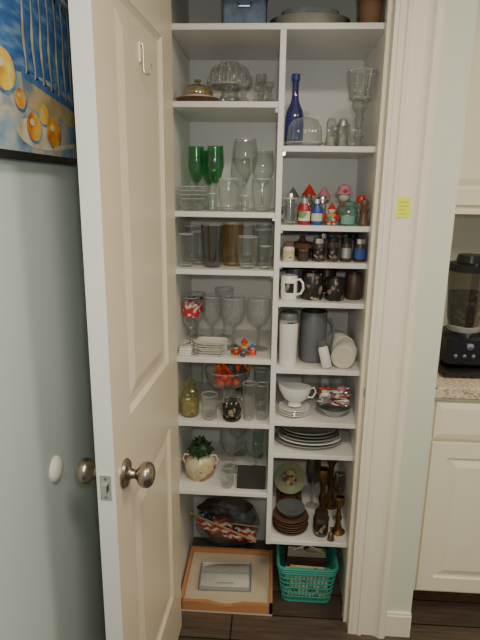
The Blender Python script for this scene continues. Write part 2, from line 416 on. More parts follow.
for (y,z,r,m1) in ((0.23,0.15,0.042,M_lemon),(0.335,0.066,0.032,M_orp),(0.43,0.064,0.036,M_orp),(0.385,0.095,0.024,M_lemon),(0.17,0.22,0.038,M_lemon),(0.15,0.07,0.035,M_orp),(0.285,0.110,0.022,M_orp)):
    ell(y+0.003,z-0.004,r*1.08,r*0.86,M_sea,0.0011)
    ell(y,z,r,r*0.82,m1,0.0014)
    ell(y-r*0.25,z+r*0.25,r*0.3,r*0.2,M_balhi,0.0017)
flat([(0.42,0.025),(0.54,0.04),(0.55,0.05),(0.43,0.037)],M_balhi,0.0012)
pic.done((-0.48,0.73,1.590),smooth=False)

# sticky note
b=B('sticky_note')
b.box((-0.020,-0.0008,-0.028),(0.020,0,0.028),M_note)
for k,(w0,w1) in enumerate(((-0.014,0.012),(-0.012,0.014),(-0.014,0.006),(-0.010,0.010))):
    z=0.016-k*0.011
    b.tube([(w0+(w1-w0)*i/8,-0.0009,z+0.002*math.sin(i*2.3+k)) for i in range(9)],0.0007,M_ink,seg=5)
b.done((0.374,YW-0.0145,1.495))

# ------------------------------------------------------------------ kitchen
cab=empty('kitchen_base_cabinet',(XE+0.012,1.71,0))
b=B('carcass')
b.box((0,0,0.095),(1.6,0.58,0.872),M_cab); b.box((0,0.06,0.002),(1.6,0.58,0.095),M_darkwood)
x=0.028
while x<1.5:
    w=0.42
    b.box((x,-0.018,0.725),(x+w,0,0.855),M_cab)
    b.frust((x+0.0,0.725),(x+w,0.855),(x+0.02,0.745),(x+w-0.02,0.835),-0.018,-0.022,M_cab)
    b.box((x,-0.012,0.115),(x+w,0,0.708),M_cab)
    for (p,q) in (((x,0.115),(x+0.055,0.708)),((x+w-0.055,0.115),(x+w,0.708))): b.box((p[0],-0.02,p[1]),(q[0],-0.012,q[1]),M_cab)
    for (z0,z1) in ((0.115,0.170),(0.653,0.708)): b.box((x+0.055,-0.02,z0),(x+w-0.055,-0.012,z1),M_cab)
    b.frust((x+0.065,0.180),(x+w-0.065,0.643),(x+0.09,0.205),(x+w-0.09,0.618),-0.012,-0.020,M_cab)
    x+=w+0.02
b.done(parent=cab,smooth=False)
b=B('countertop'); b.box((-0.010,-0.03,0.873),(1.6,0.59,0.912),M_granite,bev=0.004); b.done(parent=cab)
uc=empty('kitchen_upper_cabinet',(XE+0.003,1.99,1.475))
b=B('carcass')
b.box((0,0,0),(1.6,0.32,0.9),M_cab); b.box((0,-0.02,-0.012),(1.6,0,0.0),M_cab)
x=0.030
while x<1.5:
    w=0.40
    b.box((x,-0.012,0.02),(x+w,0,0.88),M_cab)
    for (p,q) in (((x,0.02),(x+0.055,0.88)),((x+w-0.055,0.02),(x+w,0.88))): b.box((p[0],-0.02,p[1]),(q[0],-0.012,q[1]),M_cab)
    for (z0,z1) in ((0.02,0.075),(0.825,0.88)): b.box((x+0.055,-0.02,z0),(x+w-0.055,-0.012,z1),M_cab)
    b.frust((x+0.065,0.085),(x+w-0.065,0.815),(x+0.09,0.11),(x+w-0.09,0.79),-0.012,-0.020,M_cab)
    x+=w+0.02
b.done(parent=uc,smooth=False)
b=B('countertop_blender')
b.box((-0.085,-0.09,0),(0.085,0.09,0.03),M_black,bev=0.01)
b.box((-0.075,-0.078,0.03),(0.075,0.078,0.155),M_black,bev=0.02)
b.lathe([(0.055,0.155),(0.055,0.17),(0.05,0.175)],M_steel)
b.lathe([(0.0,0.175),(0.052,0.175),(0.058,0.20),(0.070,0.36),(0.071,0.365)],Gsmoke,rib=(4,0.05),seg=40)
b.lathe([(0,0.18),(0.048,0.18),(0.054,0.21),(0.060,0.29),(0,0.30)],M_darkpat,seg=24)
b.lathe([(0,0.365),(0.075,0.365),(0.075,0.39),(0.05,0.395),(0.045,0.42),(0.0,0.422)],M_black)
b.tube([(0.07,0,0.35),(0.11,0,0.34),(0.115,0,0.25),(0.062,0,0.21)],0.009,M_black)
for k in range(4): b.lathe([(0,0.004),(0.006,0.003),(0.007,0)],M_silver,T=TR(-0.045+k*0.03,-0.079,0.08)@RX(pi/2),seg=12)
b.lathe([(0.012,0.0),(0.012,0.006),(0.0,0.007)],M_silver,T=TR(0,-0.079,0.115)@RX(pi/2),seg=16)
b.done((0.685,1.86,0.9125))

# ------------------------------------------------------------------ tableware makers
E=0.0006
def goblet(name,x,y,z,h,r,m=G,hs=0.42,foot=0.8,closed=0.86,band=None,rib=None):
    b=B(name); s=h*hs; f=r*foot
    b.lathe([(0,0.0),(f,0),(f,0.0025),(f*0.35,0.007),(0.006,0.014),(0.0048,s*0.6),(0.0065,s*0.95),(r*0.4,s+0.006)],Gcut if band or m is Gfrost else G2,seg=24)
    b.tube([(f*math.cos(2*pi*i/24),f*math.sin(2*pi*i/24),0.0022) for i in range(24)],0.0014,M_rim,seg=5,closed=True)
    H=h-s
    prof=[(r*0.4,s+0.006),(r*0.75,s+H*0.18),(r*0.97,s+H*0.42),(r,s+H*0.6),(r*(1+closed)/2,s+H*0.82),(r*closed,h)]
    b.lathe(prof,m,seg=36,rib=rib)
    b.lathe([(r*closed+0.0004,h-0.001),(r*closed+0.0003,h+0.0008),(r*closed-0.0022,h+0.0006),(r*closed-0.002,h-0.003)],M_rim,seg=36)
    if band: 
        b.lathe([(r*0.975,s+H*0.40),(r*1.008,s+H*0.6),(r*(1.006+closed)/2+0.0006,s+H*0.82)],band,seg=36)
    return b.done((x,y,z+E))
def flute(name,x,y,z,h,r,m):
    b=B(name); s=h*0.42
    b.lathe([(0,0),(r*1.05,0),(r*1.05,0.002),(r*0.3,0.007),(0.004,0.016),(0.004,s*0.8),(0.006,s)],G2,seg=24)
    H=h-s
    b.lathe([(0.001,s),(0.006,s),(r*0.7,s+H*0.16),(r,s+H*0.45),(r*0.97,s+H*0.75),(r*0.92,h),(r*0.88,h)],m,seg=28)
    return b.done((x,y,z+E))
def tumbler(name,x,y,z,h,r,m=G,rb=None,rib=None,belly=0):
    b=B(name); rb=rb or r*0.82
    P=[(0,0),(rb*0.9,0),(rb,0.003)]
    for i in range(1,7):
        t=i/6; P.append((rb+(r-rb)*t+belly*math.sin(pi*t)*r, 0.003+(h-0.003)*t))
    b.lathe(P,m,seg=40,rib=rib)
    b.lathe([(rb*0.94,0.006),(rb*0.9,0.010),(0,0.011)],M_rim,seg=24)
    b.lathe([(r+0.0004,h-0.001),(r+0.0003,h+0.0008),(r-0.0020,h+0.0006),(r-0.0022,h-0.003)],M_rim,seg=36)
    return b.done((x,y,z+E))
def mug(name,x,y,z,h,r,m,ang=0,inner=None,rim=None,print_=None):
    b=B(name); inner=inner or m
    b.lathe([(0,0),(r*0.9,0),(r*0.97,0.004),(r,0.02),(r,h-0.002),(r-0.001,h)],m,seg=32)
    b.lathe([(r-0.001,h),(r-0.004,h-0.001),(r-0.005,h-0.01),(r-0.006,0.01),(0,0.008)],inner,seg=32)
    pts=[(r-0.002,0,h*0.82),(r+0.012,0,h*0.86),(r+0.022,0,h*0.72),(r+0.024,0,h*0.5),(r+0.016,0,h*0.28),(r-0.002,0,h*0.2)]
    b.tube(pts,0.0042,m)
    if print_:
        vs=[];fs=[];n=8
        for i in range(n+1):
            a=-pi/2-ang-0.55+1.1*i/n
            for zz in (h*0.3,h*0.7): vs.append(((r+0.0006)*math.cos(a),(r+0.0006)*math.sin(a),zz))
        for i in range(n): fs.append([2*i,2*i+2,2*i+3,2*i+1])
        b.add(vs,fs,print_)
    return b.done((x,y,z+E),rz=ang)
def rrect(w,d,r,z,n=5):
    P=[]
    for cx,cy,a0 in ((w/2-r,d/2-r,0),(-w/2+r,d/2-r,pi/2),(-w/2+r,-d/2+r,pi),(w/2-r,-d/2+r,3*pi/2)):
        for i in range(n+1):
            a=a0+pi/2*i/n; P.append((cx+r*math.cos(a),cy+r*math.sin(a),z))
    return P

# ---- Left shelf 1
z=LZ[0]
b=B('wooden_serving_tray')
b.lathe([(0,0),(0.056,0),(0.064,0.008),(0.068,0.014),(0.066,0.016),(0.056,0.009),(0,0.008)],M_darkwood,sy=0.8,seg=36); b.done((-0.244,1.755,z+E))
b=B('covered_butter_dish')
b.lathe([(0,0),(0.042,0),(0.048,0.006),(0.050,0.012),(0.042,0.013)],M_offw,seg=36)
b.lathe([(0.046,0.013),(0.047,0.022),(0.041,0.036),(0.024,0.045),(0.007,0.047),(0.006,0.051),(0.012,0.056),(0.010,0.061),(0,0.063)],Golivedish,seg=36,rib=(12,0.03))
b.lathe([(0,0.014),(0.036,0.015),(0.032,0.028),(0.0,0.036)],M_yellow,seg=20)
b.done((-0.244,1.755,z+0.0095))
b=B('crystal_mushroom_lamp')
b.lathe([(0,0),(0.040,0),(0.044,0.006),(0.034,0.022),(0.026,0.038),(0.024,0.055),(0.030,0.072)],Gcut,seg=36,rib=(12,0.06))
b.lathe([(0.026,0.064),(0.062,0.058),(0.070,0.066),(0.069,0.088),(0.057,0.114),(0.034,0.132),(0.0,0.139)],Gcut,seg=64,rib=(16,0.05))
for k in range(16):
    a=2*pi*k/16
    b.tube([(0.070*math.cos(a),0.070*math.sin(a),0.066),(0.070*math.cos(a),0.070*math.sin(a),0.088),(0.058*math.cos(a),0.058*math.sin(a),0.114),(0.034*math.cos(a),0.034*math.sin(a),0.133)],0.0018,M_rim,seg=5)
b.tube([(0.071*math.cos(2*pi*i/32),0.071*math.sin(2*pi*i/32),0.064) for i in range(32)],0.0025,M_rim,seg=6,closed=True)
b.done((-0.150,1.83,z+E))
def cstick(name,x,y,z,h,r,m):
    b=B(name)
    b.lathe([(0,0),(r,0),(r,0.004),(r*0.6,0.012),(r*0.3,h*0.3),(r*0.5,h*0.42),(r*0.28,h*0.52),(r*0.3,h*0.68),(r*0.65,h*0.78),(r*0.7,h*0.96),(r*0.62,h),(r*0.45,h*0.98),(r*0.42,h*0.8),(0,h*0.8)],m,seg=24); return b.done((x,y,z+E))
cstick('glass_candlestick',-0.100,1.732,z,0.062,0.022,Gcut)
cstick('glass_candlestick',-0.048,1.81,z,0.095,0.025,Gcut)
cstick('glass_candlestick',-0.020,1.745,z,0.062,0.021,Gcut)
cstick('glass_candlestick',-0.060,1.735,z,0.048,0.015,Gcut)

# ---- Left shelf 2
z=LZ[1]
flute('green_wine_flute',-0.262,1.85,z,0.205,0.028,Ggreen)
flute('green_wine_flute',-0.195,1.82,z,0.205,0.028,Ggreen)
flute('green_wine_flute',-0.225,1.90,z,0.195,0.026,Ggreen)
goblet('wine_glass',-0.095,1.80,z,0.226,0.040,hs=0.48,m=G2)
goblet('wine_glass',-0.038,1.89,z,0.195,0.038,m=G2)
goblet('wine_glass',-0.120,1.97,z,0.175,0.036)
goblet('wine_glass',-0.270,1.99,z,0.18,0.036)
tumbler('stemless_glass',-0.143,1.740,z,0.102,0.034,m=G2,belly=0.14,rb=0.024)
tumbler('stemless_glass',-0.036,1.740,z,0.102,0.033,m=G2,belly=0.14,rb=0.024)
tumbler('shot_glass',-0.090,1.722,z,0.050,0.015,m=G2)
tumbler('shot_glass',-0.194,1.730,z,0.056,0.015,m=G2)
for i in range(4):
    b=B('glass_dessert_bowl')
    b.lathe([(0,0),(0.026,0),(0.028,0.004),(0.040,0.016),(0.049,0.034),(0.050,0.038),(0.048,0.038)],G2,seg=60,rib=(20,0.03))
    b.tube([(0.050*math.cos(2*pi*i_/30),0.050*math.sin(2*pi*i_/30),0.038) for i_ in range(30)],0.0013,M_rim,seg=5,closed=True)
    b.done((-0.262,1.755,z+E+i*0.0125))

# ---- Left shelf 3
z=LZ[2]
tumbler('glass_tumbler',-0.286,1.755,z,0.108,0.027,m=G2)
tumbler('glass_tumbler',-0.250,1.81,z,0.112,0.027,m=G2)
tumbler('dark_glass_vase',-0.196,1.755,z,0.140,0.038,m=Gsmoke,rb=0.026,belly=0.05)
tumbler('amber_ribbed_tumbler',-0.134,1.80,z,0.142,0.036,m=Gamber,rib=(14,0.03))
tumbler('stemless_glass',-0.080,1.745,z,0.104,0.034,m=G2,belly=0.16,rb=0.024)
tumbler('stemless_glass',-0.032,1.815,z,0.122,0.032,m=G2,belly=0.1,rb=0.024)
tumbler('shot_glass',-0.022,1.735,z,0.075,0.020,m=G2)
for (x_,y_,h_,m_) in ((-0.285,1.88,.125,G),(-0.225,1.90,.13,G),(-0.165,1.90,.13,Gamber),(-0.090,1.88,.13,G),(-0.030,1.92,.13,G)):
    tumbler('glass_tumbler',x_,y_,z,h_,0.029,m=m_)

# ---- Left shelf 4
z=LZ[3]
goblet('red_painted_goblet',-0.283,1.835,z,0.180,0.032,closed=0.98,band=M_redfloral,hs=0.36)
goblet('etched_goblet',-0.208,1.850,z,0.182,0.036,closed=0.98,hs=0.42,m=Gfrost)
goblet('etched_goblet',-0.128,1.815,z,0.186,0.043,closed=0.97,hs=0.44,m=Gfrost)
goblet('etched_goblet',-0.040,1.812,z,0.186,0.042,closed=0.97,hs=0.44,m=Gfrost)
goblet('red_painted_goblet',-0.278,1.945,z,0.172,0.034,closed=0.98,band=M_redfloral,hs=0.34)
goblet('etched_goblet',-0.175,1.96,z,0.19,0.036,closed=0.98,hs=0.36)
b=B('stacked_square_saucers')
for i in range(6):
    o=0.003*((i*7)%3-1)
    P0=rrect(0.084,0.072,0.012,i*0.0075); P1=rrect(0.106,0.086,0.016,i*0.0075+0.0065); P2=rrect(0.096,0.078,0.014,i*0.0075+0.0065); P3=rrect(0.078,0.066,0.012,i*0.0075+0.003)
    n=len(P0); vs=P0+P1+P2+P3; fs=[]
    for j in range(3):
        for k in range(n): fs.append([j*n+k,j*n+(k+1)%n,(j+1)*n+(k+1)%n,(j+1)*n+k])
    fs.append(list(range(3*n,4*n))); fs.append(list(range(n-1,-1,-1)))
    b.add(vs,fs,M_white,TR(o,o,0)@RZ(0.06*((i*5)%4-1.5)))
b.done((-0.202,1.752,z+E))
b=B('folded_white_napkins')
for i in range(3): b.box((-0.022,-0.035,i*0.008),(0.022,0.035,i*0.008+0.007),M_white,bev=0.003,T=RZ(0.05*i))
b.done((-0.288,1.745,z+E))
def figurine(name,x,y,z,h,mats,seed):
    rd=random.Random(seed); b=B(name); r=h*0.28
    b.ball((0,0,h*0.28),(r,r*0.8,h*0.28),mats[0],wob=0.05,seed=seed)
    b.ball((0,0,h*0.68),(r*0.62,r*0.6,h*0.18),mats[1])
    b.lathe([(r*0.75,0),(r*0.6,h*0.05),(0,h*0.30)],mats[2],at=(0,0,h*0.72),seg=16)
    for s in (-1,1): 
        b.tube([(s*r*0.7,0,h*0.45),(s*r*1.1,-r*0.3,h*0.36),(s*r*1.0,-r*0.7,h*0.26)],r*0.2,mats[2])
        b.ball((s*r*0.4,-r*0.45,h*0.055),(r*0.32,r*0.5,h*0.055),mats[1])
    return b.done((x,y,z+E),rz=rd.uniform(-0.4,0.4))
figurine('painted_figurine',-0.114,1.725,z,0.046,(M_red,M_yellow,M_green),1)
figurine('painted_figurine',-0.086,1.745,z,0.062,(M_toys,M_orange,M_red),2)
figurine('painted_figurine',-0.058,1.728,z,0.046,(M_redor,M_offw,M_blue),3)
figurine('painted_figurine',-0.088,1.712,z,0.030,(M_blue,M_offw,M_green),4)

# ---- Left shelf 5
z=LZ[4]
b=B('patterned_glass_jar')
b.lathe([(0,0),(0.028,0),(0.033,0.008),(0.035,0.05),(0.032,0.085),(0.020,0.100),(0.018,0.112)],Golive,seg=36)
b.lathe([(0,0.004),(0.024,0.005),(0.029,0.02),(0.029,0.055),(0,0.06)],M_floral,seg=24)
b.lathe([(0.021,0.112),(0.022,0.128),(0.010,0.134),(0.006,0.142),(0,0.146)],Golive,seg=24)
b.done((-0.278,1.750,z+E))
b=B('footed_bowl_of_ornaments')
b.lathe([(0,0),(0.042,0),(0.040,0.005),(0.012,0.014),(0.010,0.05),(0.022,0.074)],G2,seg=30)
b.lathe([(0.0,0.074),(0.022,0.074),(0.060,0.092),(0.078,0.122),(0.083,0.150),(0.081,0.151)],G2,seg=60,rib=(22,0.02))
b.tube([(0.083*math.cos(2*pi*i_/40),0.083*math.sin(2*pi*i_/40),0.151) for i_ in range(40)],0.0018,M_rim,seg=5,closed=True)
for k in range(20):
    a=k*2.4; lay=k//8; rr=(0.048,0.046,0.026)[lay]*math.sqrt(((k%8)+0.6)/8)
    mm=(M_redor,M_darkpat,M_redor,M_gray,M_redor)[k%5]
    b.ball((rr*math.cos(a),rr*math.sin(a)*0.9,0.106+0.024*lay),0.016,mm,seg=14,rg=8)
for k in range(11):
    a=k*0.7
    b.tube([(0.045*math.cos(a)+0.010*i*math.cos(a*2),0.03*math.sin(a)-0.01,0.165+0.014*math.sin(i*1.6+a)) for i in range(5)],0.005,M_redor if k%3 else M_orange)
b.done((-0.150,1.835,z+E))
tumbler('glass_tumbler',-0.205,1.728,z,0.090,0.029,m=G2,rib=(12,0.03))
b=B('beaded_votive_holder')
b.lathe([(0,0),(0.028,0),(0.032,0.006),(0.032,0.012)],M_dark,seg=24)
b.lathe([(0.028,0.012),(0.034,0.035),(0.035,0.055),(0.031,0.070),(0.028,0.068),(0.031,0.05)],M_darkpat,seg=24)
for k in range(12):
    a=k*pi/6
    b.ball((0.0320*math.cos(a),0.0320*math.sin(a),0.070),0.0035,M_silver,seg=8,rg=6)
b.lathe([(0.029,0.070),(0.032,0.090),(0.034,0.096)],G2,seg=24)
b.done((-0.125,1.728,z+E))
tumbler('tall_glass_tumbler',-0.066,1.735,z,0.135,0.023,m=G2)
tumbler('tall_glass_tumbler',-0.020,1.740,z,0.130,0.022,m=G2)
tumbler('tall_glass_tumbler',-0.025,1.82,z,0.155,0.025,m=G2)
tumbler('tall_glass_tumbler',-0.030,1.92,z,0.17,0.028,m=G)
tumbler('tall_glass_tumbler',-0.272,1.88,z,0.17,0.028,m=G2)
tumbler('tall_glass_tumbler',-0.110,1.98,z,0.17,0.028,m=Gsmoke)

# ---- Left shelf 6
z=LZ[5]
b=B('potted_silk_plant')
b.lathe([(0,0),(0.036,0),(0.038,0.005),(0.054,0.026),(0.060,0.052),(0.054,0.080),(0.040,0.094),(0.046,0.104),(0.043,0.104),(0.036,0.094),(0.0,0.092)],M_floral,seg=40)
for s in (-1,1): b.tube([(s*0.040,0,0.092),(s*0.058,0,0.092),(s*0.066,0,0.074),(s*0.054,0,0.050)],0.004,M_offw)
rd=random.Random(5)
b.ball((0,0.0,0.115),(0.04,0.035,0.03),M_green,seg=14,rg=8,wob=0.15,seed=2)
for k in range(110):
    a=rd.uniform(0,2*pi); L=rd.uniform(0.030,0.052); el=rd.uniform(0.0,1.4)
    d=Vector((math.cos(a)*math.cos(el),math.sin(a)*math.cos(el),math.sin(el)))
    p=Vector((0,0,0.108)); e=p+d*L*1.25; e.z-=0.01*math.cos(el); side=d.cross(Vector((0,0,1))).normalized()*0.010; up=Vector((0,0,0.006))
    mid=p+d*L*0.75
    b.add([p,mid+side,e,mid-side,mid+up],[[0,1,4],[1,2,4],[2,3,4],[3,0,4]],M_green)
b.done((-0.246,1.785,z+E))
goblet('balloon_wine_glass',-0.134,1.85,z,0.190,0.045,m=G2,hs=0.36)
goblet('balloon_wine_glass',-0.040,1.85,z,0.185,0.044,m=G2,hs=0.36)
goblet('balloon_wine_glass',-0.120,1.98,z,0.20,0.046,m=G2,hs=0.36)
tumbler('glass_tumbler',-0.140,1.730,z,0.085,0.026,m=G2)
b=B('blue_glass_bottle')
b.lathe([(0,0),(0.02,0),(0.022,0.006),(0.022,0.11),(0.010,0.14),(0.009,0.17),(0.012,0.175)],Gaqua,seg=24); b.done((-0.035,1.96,z+E))
b=B('small_tabletop_picture_frame')
Tm=RX(math.radians(-38))
b.box((-0.052,-0.004,0),(0.052,0.004,0.082),M_matblack,T=Tm,bev=0.002)
b.box((-0.040,-0.0052,0.012),(0.040,-0.004,0.070),M_matblack,T=Tm)
b.box((-0.008,0.04,0.0),(0.008,0.044,0.045),M_matblack)
b.done((-0.052,1.715,z+0.003))

# ---- closet floor, left
b=B('wooden_drawer_tray')
x0,x1,y0,y1=-0.310,0.038,1.645,1.955; cx=(x0+x1)/2; cy=(y0+y1)/2; hx=(x1-x0)/2; hy=(y1-y0)/2
b.box((-hx,-hy,0),(hx,hy,0.008),M_traycream)
b.box((-hx,-hy,0.008),(-hx+0.012,hy,0.046),M_wood); b.box((hx-0.012,-hy,0.008),(hx,hy,0.046),M_wood)
b.box((-hx+0.012,hy-0.012,0.008),(hx-0.012,hy,0.046),M_wood)
n=16
vs=[];fs=[]
for i in range(n+1):
    X=-hx+2*hx*i/n; zz=0.046-0.014*max(0,math.cos(min(1,abs(X)/0.06)*pi/2))
    vs+=[(X,-hy,0.008),(X,-hy,zz),(X,-hy+0.013,zz),(X,-hy+0.013,0.008)]
for i in range(n):
    for k in range(4): fs.append([i*4+k,i*4+(k+1)%4,i*4+4+(k+1)%4,i*4+4+k])
b.add(vs,fs,M_wood)
b.box((-hx+0.0125,-hy+0.0135,0.008),(hx-0.0125,hy-0.0125,0.026),M_traycream)
b.done((cx,cy,0.001),smooth=False)
b=B('clear_document_box')
b.box((-0.098,-0.066,0),(0.098,0.066,0.006),M_offw,bev=0.001)
b.box((-0.096,-0.062,0.006),(0.094,0.060,0.010),M_white,bev=0.001,T=RZ(0.02))
b.box((-0.102,-0.070,0),(0.102,0.070,0.018),G2,bev=0.003)
for zz,rr in ((0.018,0.0016),(0.001,0.0012)): b.tube(rrect(0.204,0.140,0.008,zz),rr,M_steel,closed=True,seg=6)
b.tube([(-0.10,0.012,0.0185),(0.10,0.012,0.0185)],0.0016,M_steel,seg=6)
b.tube([(-0.035,-0.045,0.0185),(0.035,-0.045,0.0185)],0.0016,M_steel,seg=6)
b.done((-0.150,1.795,0.0285),rz=0.03)
b=B('bag_of_parade_flags')
b.ball((0,0,0.125),(0.138,0.050,0.118),Gbag,seg=48,rg=28,wob=0.06,seed=4)
b.ball((0.0,0.01,0.10),(0.11,0.034,0.090),M_wicker,seg=24,rg=12,wob=0.08,seed=3)
b.ball((-0.01,0,0.195),(0.118,0.034,0.042),M_dark,seg=24,rg=12,wob=0.12,seed=9)
b.ball((0.07,-0.01,0.15),(0.05,0.034,0.04),M_gray,seg=24,rg=12,wob=0.14,seed=12)
def cloth(b,w,h,Tm,m1,m2,ph=0):
    nx,nz=20,12; vs=[];f1=[];f2=[]
    for j in range(nz+1):
        for i in range(nx+1):
            vs.append((w*i/nx+0.004*math.sin(j+ph),0.008*math.sin(i*1.0+j*0.5+ph)+0.005*math.sin(j*1.4),h*j/nz+0.006*math.sin(i*0.5+ph)))
    for j in range(nz):
        for i in range(nx):
            q=[j*(nx+1)+i,j*(nx+1)+i+1,(j+1)*(nx+1)+i+1,(j+1)*(nx+1)+i]
            (f2 if (i<8 and j>=6) else f1).append(q)
    b.add(vs,f1,m1,Tm); b.add(vs,f2,m2,Tm)
cloth(b,0.15,0.075,TR(-0.135,-0.066,0.145)@RY(0.35),M_stripe,M_flagb)
cloth(b,0.13,0.065,TR(-0.01,-0.064,0.095)@RY(0.15),M_stripe,M_flagb,1.3)
b.tube([(-0.150,-0.076,0.210),(0.125,-0.076,0.090)],0.004,M_stick); b.tube([(-0.14,-0.060,0.175),(0.135,-0.062,0.150)],0.003,M_stick)
b.ball((-0.151,-0.076,0.211),0.006,M_yellow,seg=10,rg=6)
b.done((-0.158,2.018,0.0055))

# ---- Right shelf 1
z=RZs[0]
b=B('cobalt_blue_bottle')
b.lathe([(0,0),(0.025,0),(0.029,0.005),(0.030,0.10),(0.027,0.118),(0.013,0.148),(0.0105,0.170),(0.0105,0.215),(0.013,0.217),(0.013,0.230),(0.009,0.231)],Gblue,seg=30)
b.lathe([(0.0304,0.03),(0.0304,0.085)],M_blue,seg=30)
b.lathe([(0.0134,0.212),(0.0138,0.231),(0.0,0.232)],M_blue,seg=20)
b.done((0.062,1.86,z+E))
b=B('glass_butter_dome')
b.lathe([(0,0),(0.040,0),(0.052,0.006),(0.060,0.012)],Gcut,seg=66,rib=(22,0.03))
b.lathe([(0.053,0.012),(0.053,0.032),(0.050,0.060),(0.037,0.080),(0.015,0.088),(0.005,0.089),(0.010,0.098),(0.007,0.105),(0,0.106)],G2,seg=66,rib=(22,0.03))
b.tube([(0.060*math.cos(2*pi*i/36),0.060*math.sin(2*pi*i/36),0.012) for i in range(36)],0.0022,M_rim,seg=6,closed=True)
b.done((0.092,1.760,z+E))
def shaker(name,x,y,z,h,r,m,cap=M_silver):
    b=B(name)
    b.lathe([(0,0),(r,0),(r*1.05,0.006),(r*0.75,h*0.4),(r*0.85,h*0.72)],m,seg=24,rib=(8,0.04))
    b.lathe([(0,0.004),(r*0.7,0.004),(r*0.6,h*0.35),(0,h*0.36)],M_offw,seg=16)
    b.lathe([(r*0.88,h*0.72),(r*0.9,h*0.84),(r*0.6,h*0.97),(0,h)],cap,seg=20); return b.done((x,y,z+E))
shaker('salt_shaker',0.172,1.745,z,0.086,0.017,Gcut,Gcut)
shaker('pepper_shaker',0.209,1.755,z,0.086,0.017,Gcut,M_steel)
shaker('salt_shaker',0.192,1.82,z,0.075,0.016,Gcut)
tumbler('cordial_glass',0.238,1.728,z,0.050,0.012,m=G2)
tumbler('cordial_glass',0.225,1.90,z,0.080,0.024,m=G2)
b=B('crystal_hurricane_candle_holder')
b.lathe([(0,0),(0.034,0),(0.034,0.005),(0.020,0.014),(0.011,0.026),(0.017,0.036),(0.011,0.046),(0.009,0.075),(0.015,0.088),(0.009,0.100),(0.018,0.114),(0.026,0.122)],Gcut,seg=36,rib=(6,0.06))
b.lathe([(0.026,0.122),(0.022,0.134),(0.034,0.146),(0.036,0.175),(0.038,0.205),(0.043,0.226),(0.042,0.227)],Gcut,seg=60,rib=(12,0.06))
for k in range(12):
    a=2*pi*k/12
    b.tube([(r_*math.cos(a),r_*math.sin(a),z_) for r_,z_ in ((0.034,0.147),(0.037,0.175),(0.039,0.205),(0.044,0.226))],0.0016,M_rim,seg=5)
for zz,rr in ((0.148,0.035),(0.186,0.038),(0.226,0.044)): b.tube([(rr*math.cos(2*pi*i/30),rr*math.sin(2*pi*i/30),zz) for i in range(30)],0.002,M_rim,seg=6,closed=True)
b.lathe([(0.0,0.142),(0.014,0.143),(0.014,0.185),(0.0,0.186)],M_offw,seg=16)
b.done((0.262,1.788,z+E))

# ---- Right shelf 2
z=RZs[1]
tumbler('glass_beer_mug',0.055,1.735,z,0.082,0.025,m=G2)
b=B('red_spice_bottle')
b.lathe([(0,0),(0.018,0),(0.019,0.004),(0.019,0.050),(0.012,0.063),(0.012,0.066)],M_bottledark,seg=24); b.lathe([(0.013,0.066),(0.013,0.082),(0,0.083)],M_steel,seg=20)
b.lathe([(0.0195,0.012),(0.0195,0.042)],M_packet,seg=24)
b.done((0.100,1.738,z+E))
b=B('blue_spice_bottle')
b.lathe([(0,0),(0.016,0),(0.018,0.004),(0.018,0.046),(0.010,0.060),(0.010,0.066)],M_blue,seg=24); b.lathe([(0.012,0.066),(0.012,0.080),(0,0.081)],M_silver,seg=20)
b.lathe([(0.0184,0.012),(0.0184,0.036)],M_offw,seg=24)
b.done((0.140,1.736,z+E))
figurine('ceramic_figurine',0.186,1.733,z,0.070,(M_toys,M_offw,M_red),11)
figurine('ceramic_figurine',0.120,1.85,z,0.125,(M_gray,M_offw,M_red),12)
figurine('ceramic_figurine',0.066,1.86,z,0.115,(M_blue,M_offw,M_gray),14)
figurine('ceramic_figurine',0.172,1.87,z,0.120,(M_offw,M_toys,M_pink),15)
b=B('pink_party_hat_doll')
b.ball((0,0,0.035),(0.024,0.022,0.035),M_toys); b.ball((0,0,0.088),0.020,M_offw)
b.lathe([(0.030,0.096),(0.028,0.100),(0.022,0.106),(0.018,0.122),(0,0.128)],M_pink,seg=24)
b.ball((0.0,-0.022,0.104),0.008,M_red,seg=10,rg=6)
b.done((0.235,1.83,z+E))
b=B('aqua_glass_jar')
b.lathe([(0,0),(0.026,0),(0.029,0.006),(0.031,0.035),(0.026,0.055),(0.020,0.060)],Gaqua,seg=28)
b.lathe([(0.022,0.060),(0.023,0.072),(0.008,0.076),(0.0,0.084)],Gaqua,seg=20)
b.lathe([(0,0.004),(0.022,0.005),(0.024,0.03),(0,0.032)],M_white,seg=20)
b.done((0.238,1.735,z+E))
b=B('wooden_pepper_mill')
b.lathe([(0,0),(0.016,0),(0.017,0.008),(0.011,0.03),(0.015,0.05),(0.009,0.056),(0.014,0.066),(0.012,0.078),(0,0.084)],M_copper,seg=24); b.done((0.288,1.735,z+E))
shaker('silver_shaker',0.287,1.80,z,0.095,0.017,Gcut,M_red)
shaker('silver_shaker',0.056,1.79,z,0.10,0.016,M_steel)
shaker('silver_shaker',0.160,1.785,z,0.092,0.015,M_steel)
shaker('silver_shaker',0.115,1.785,z,0.098,0.014,Gcut,M_copper)

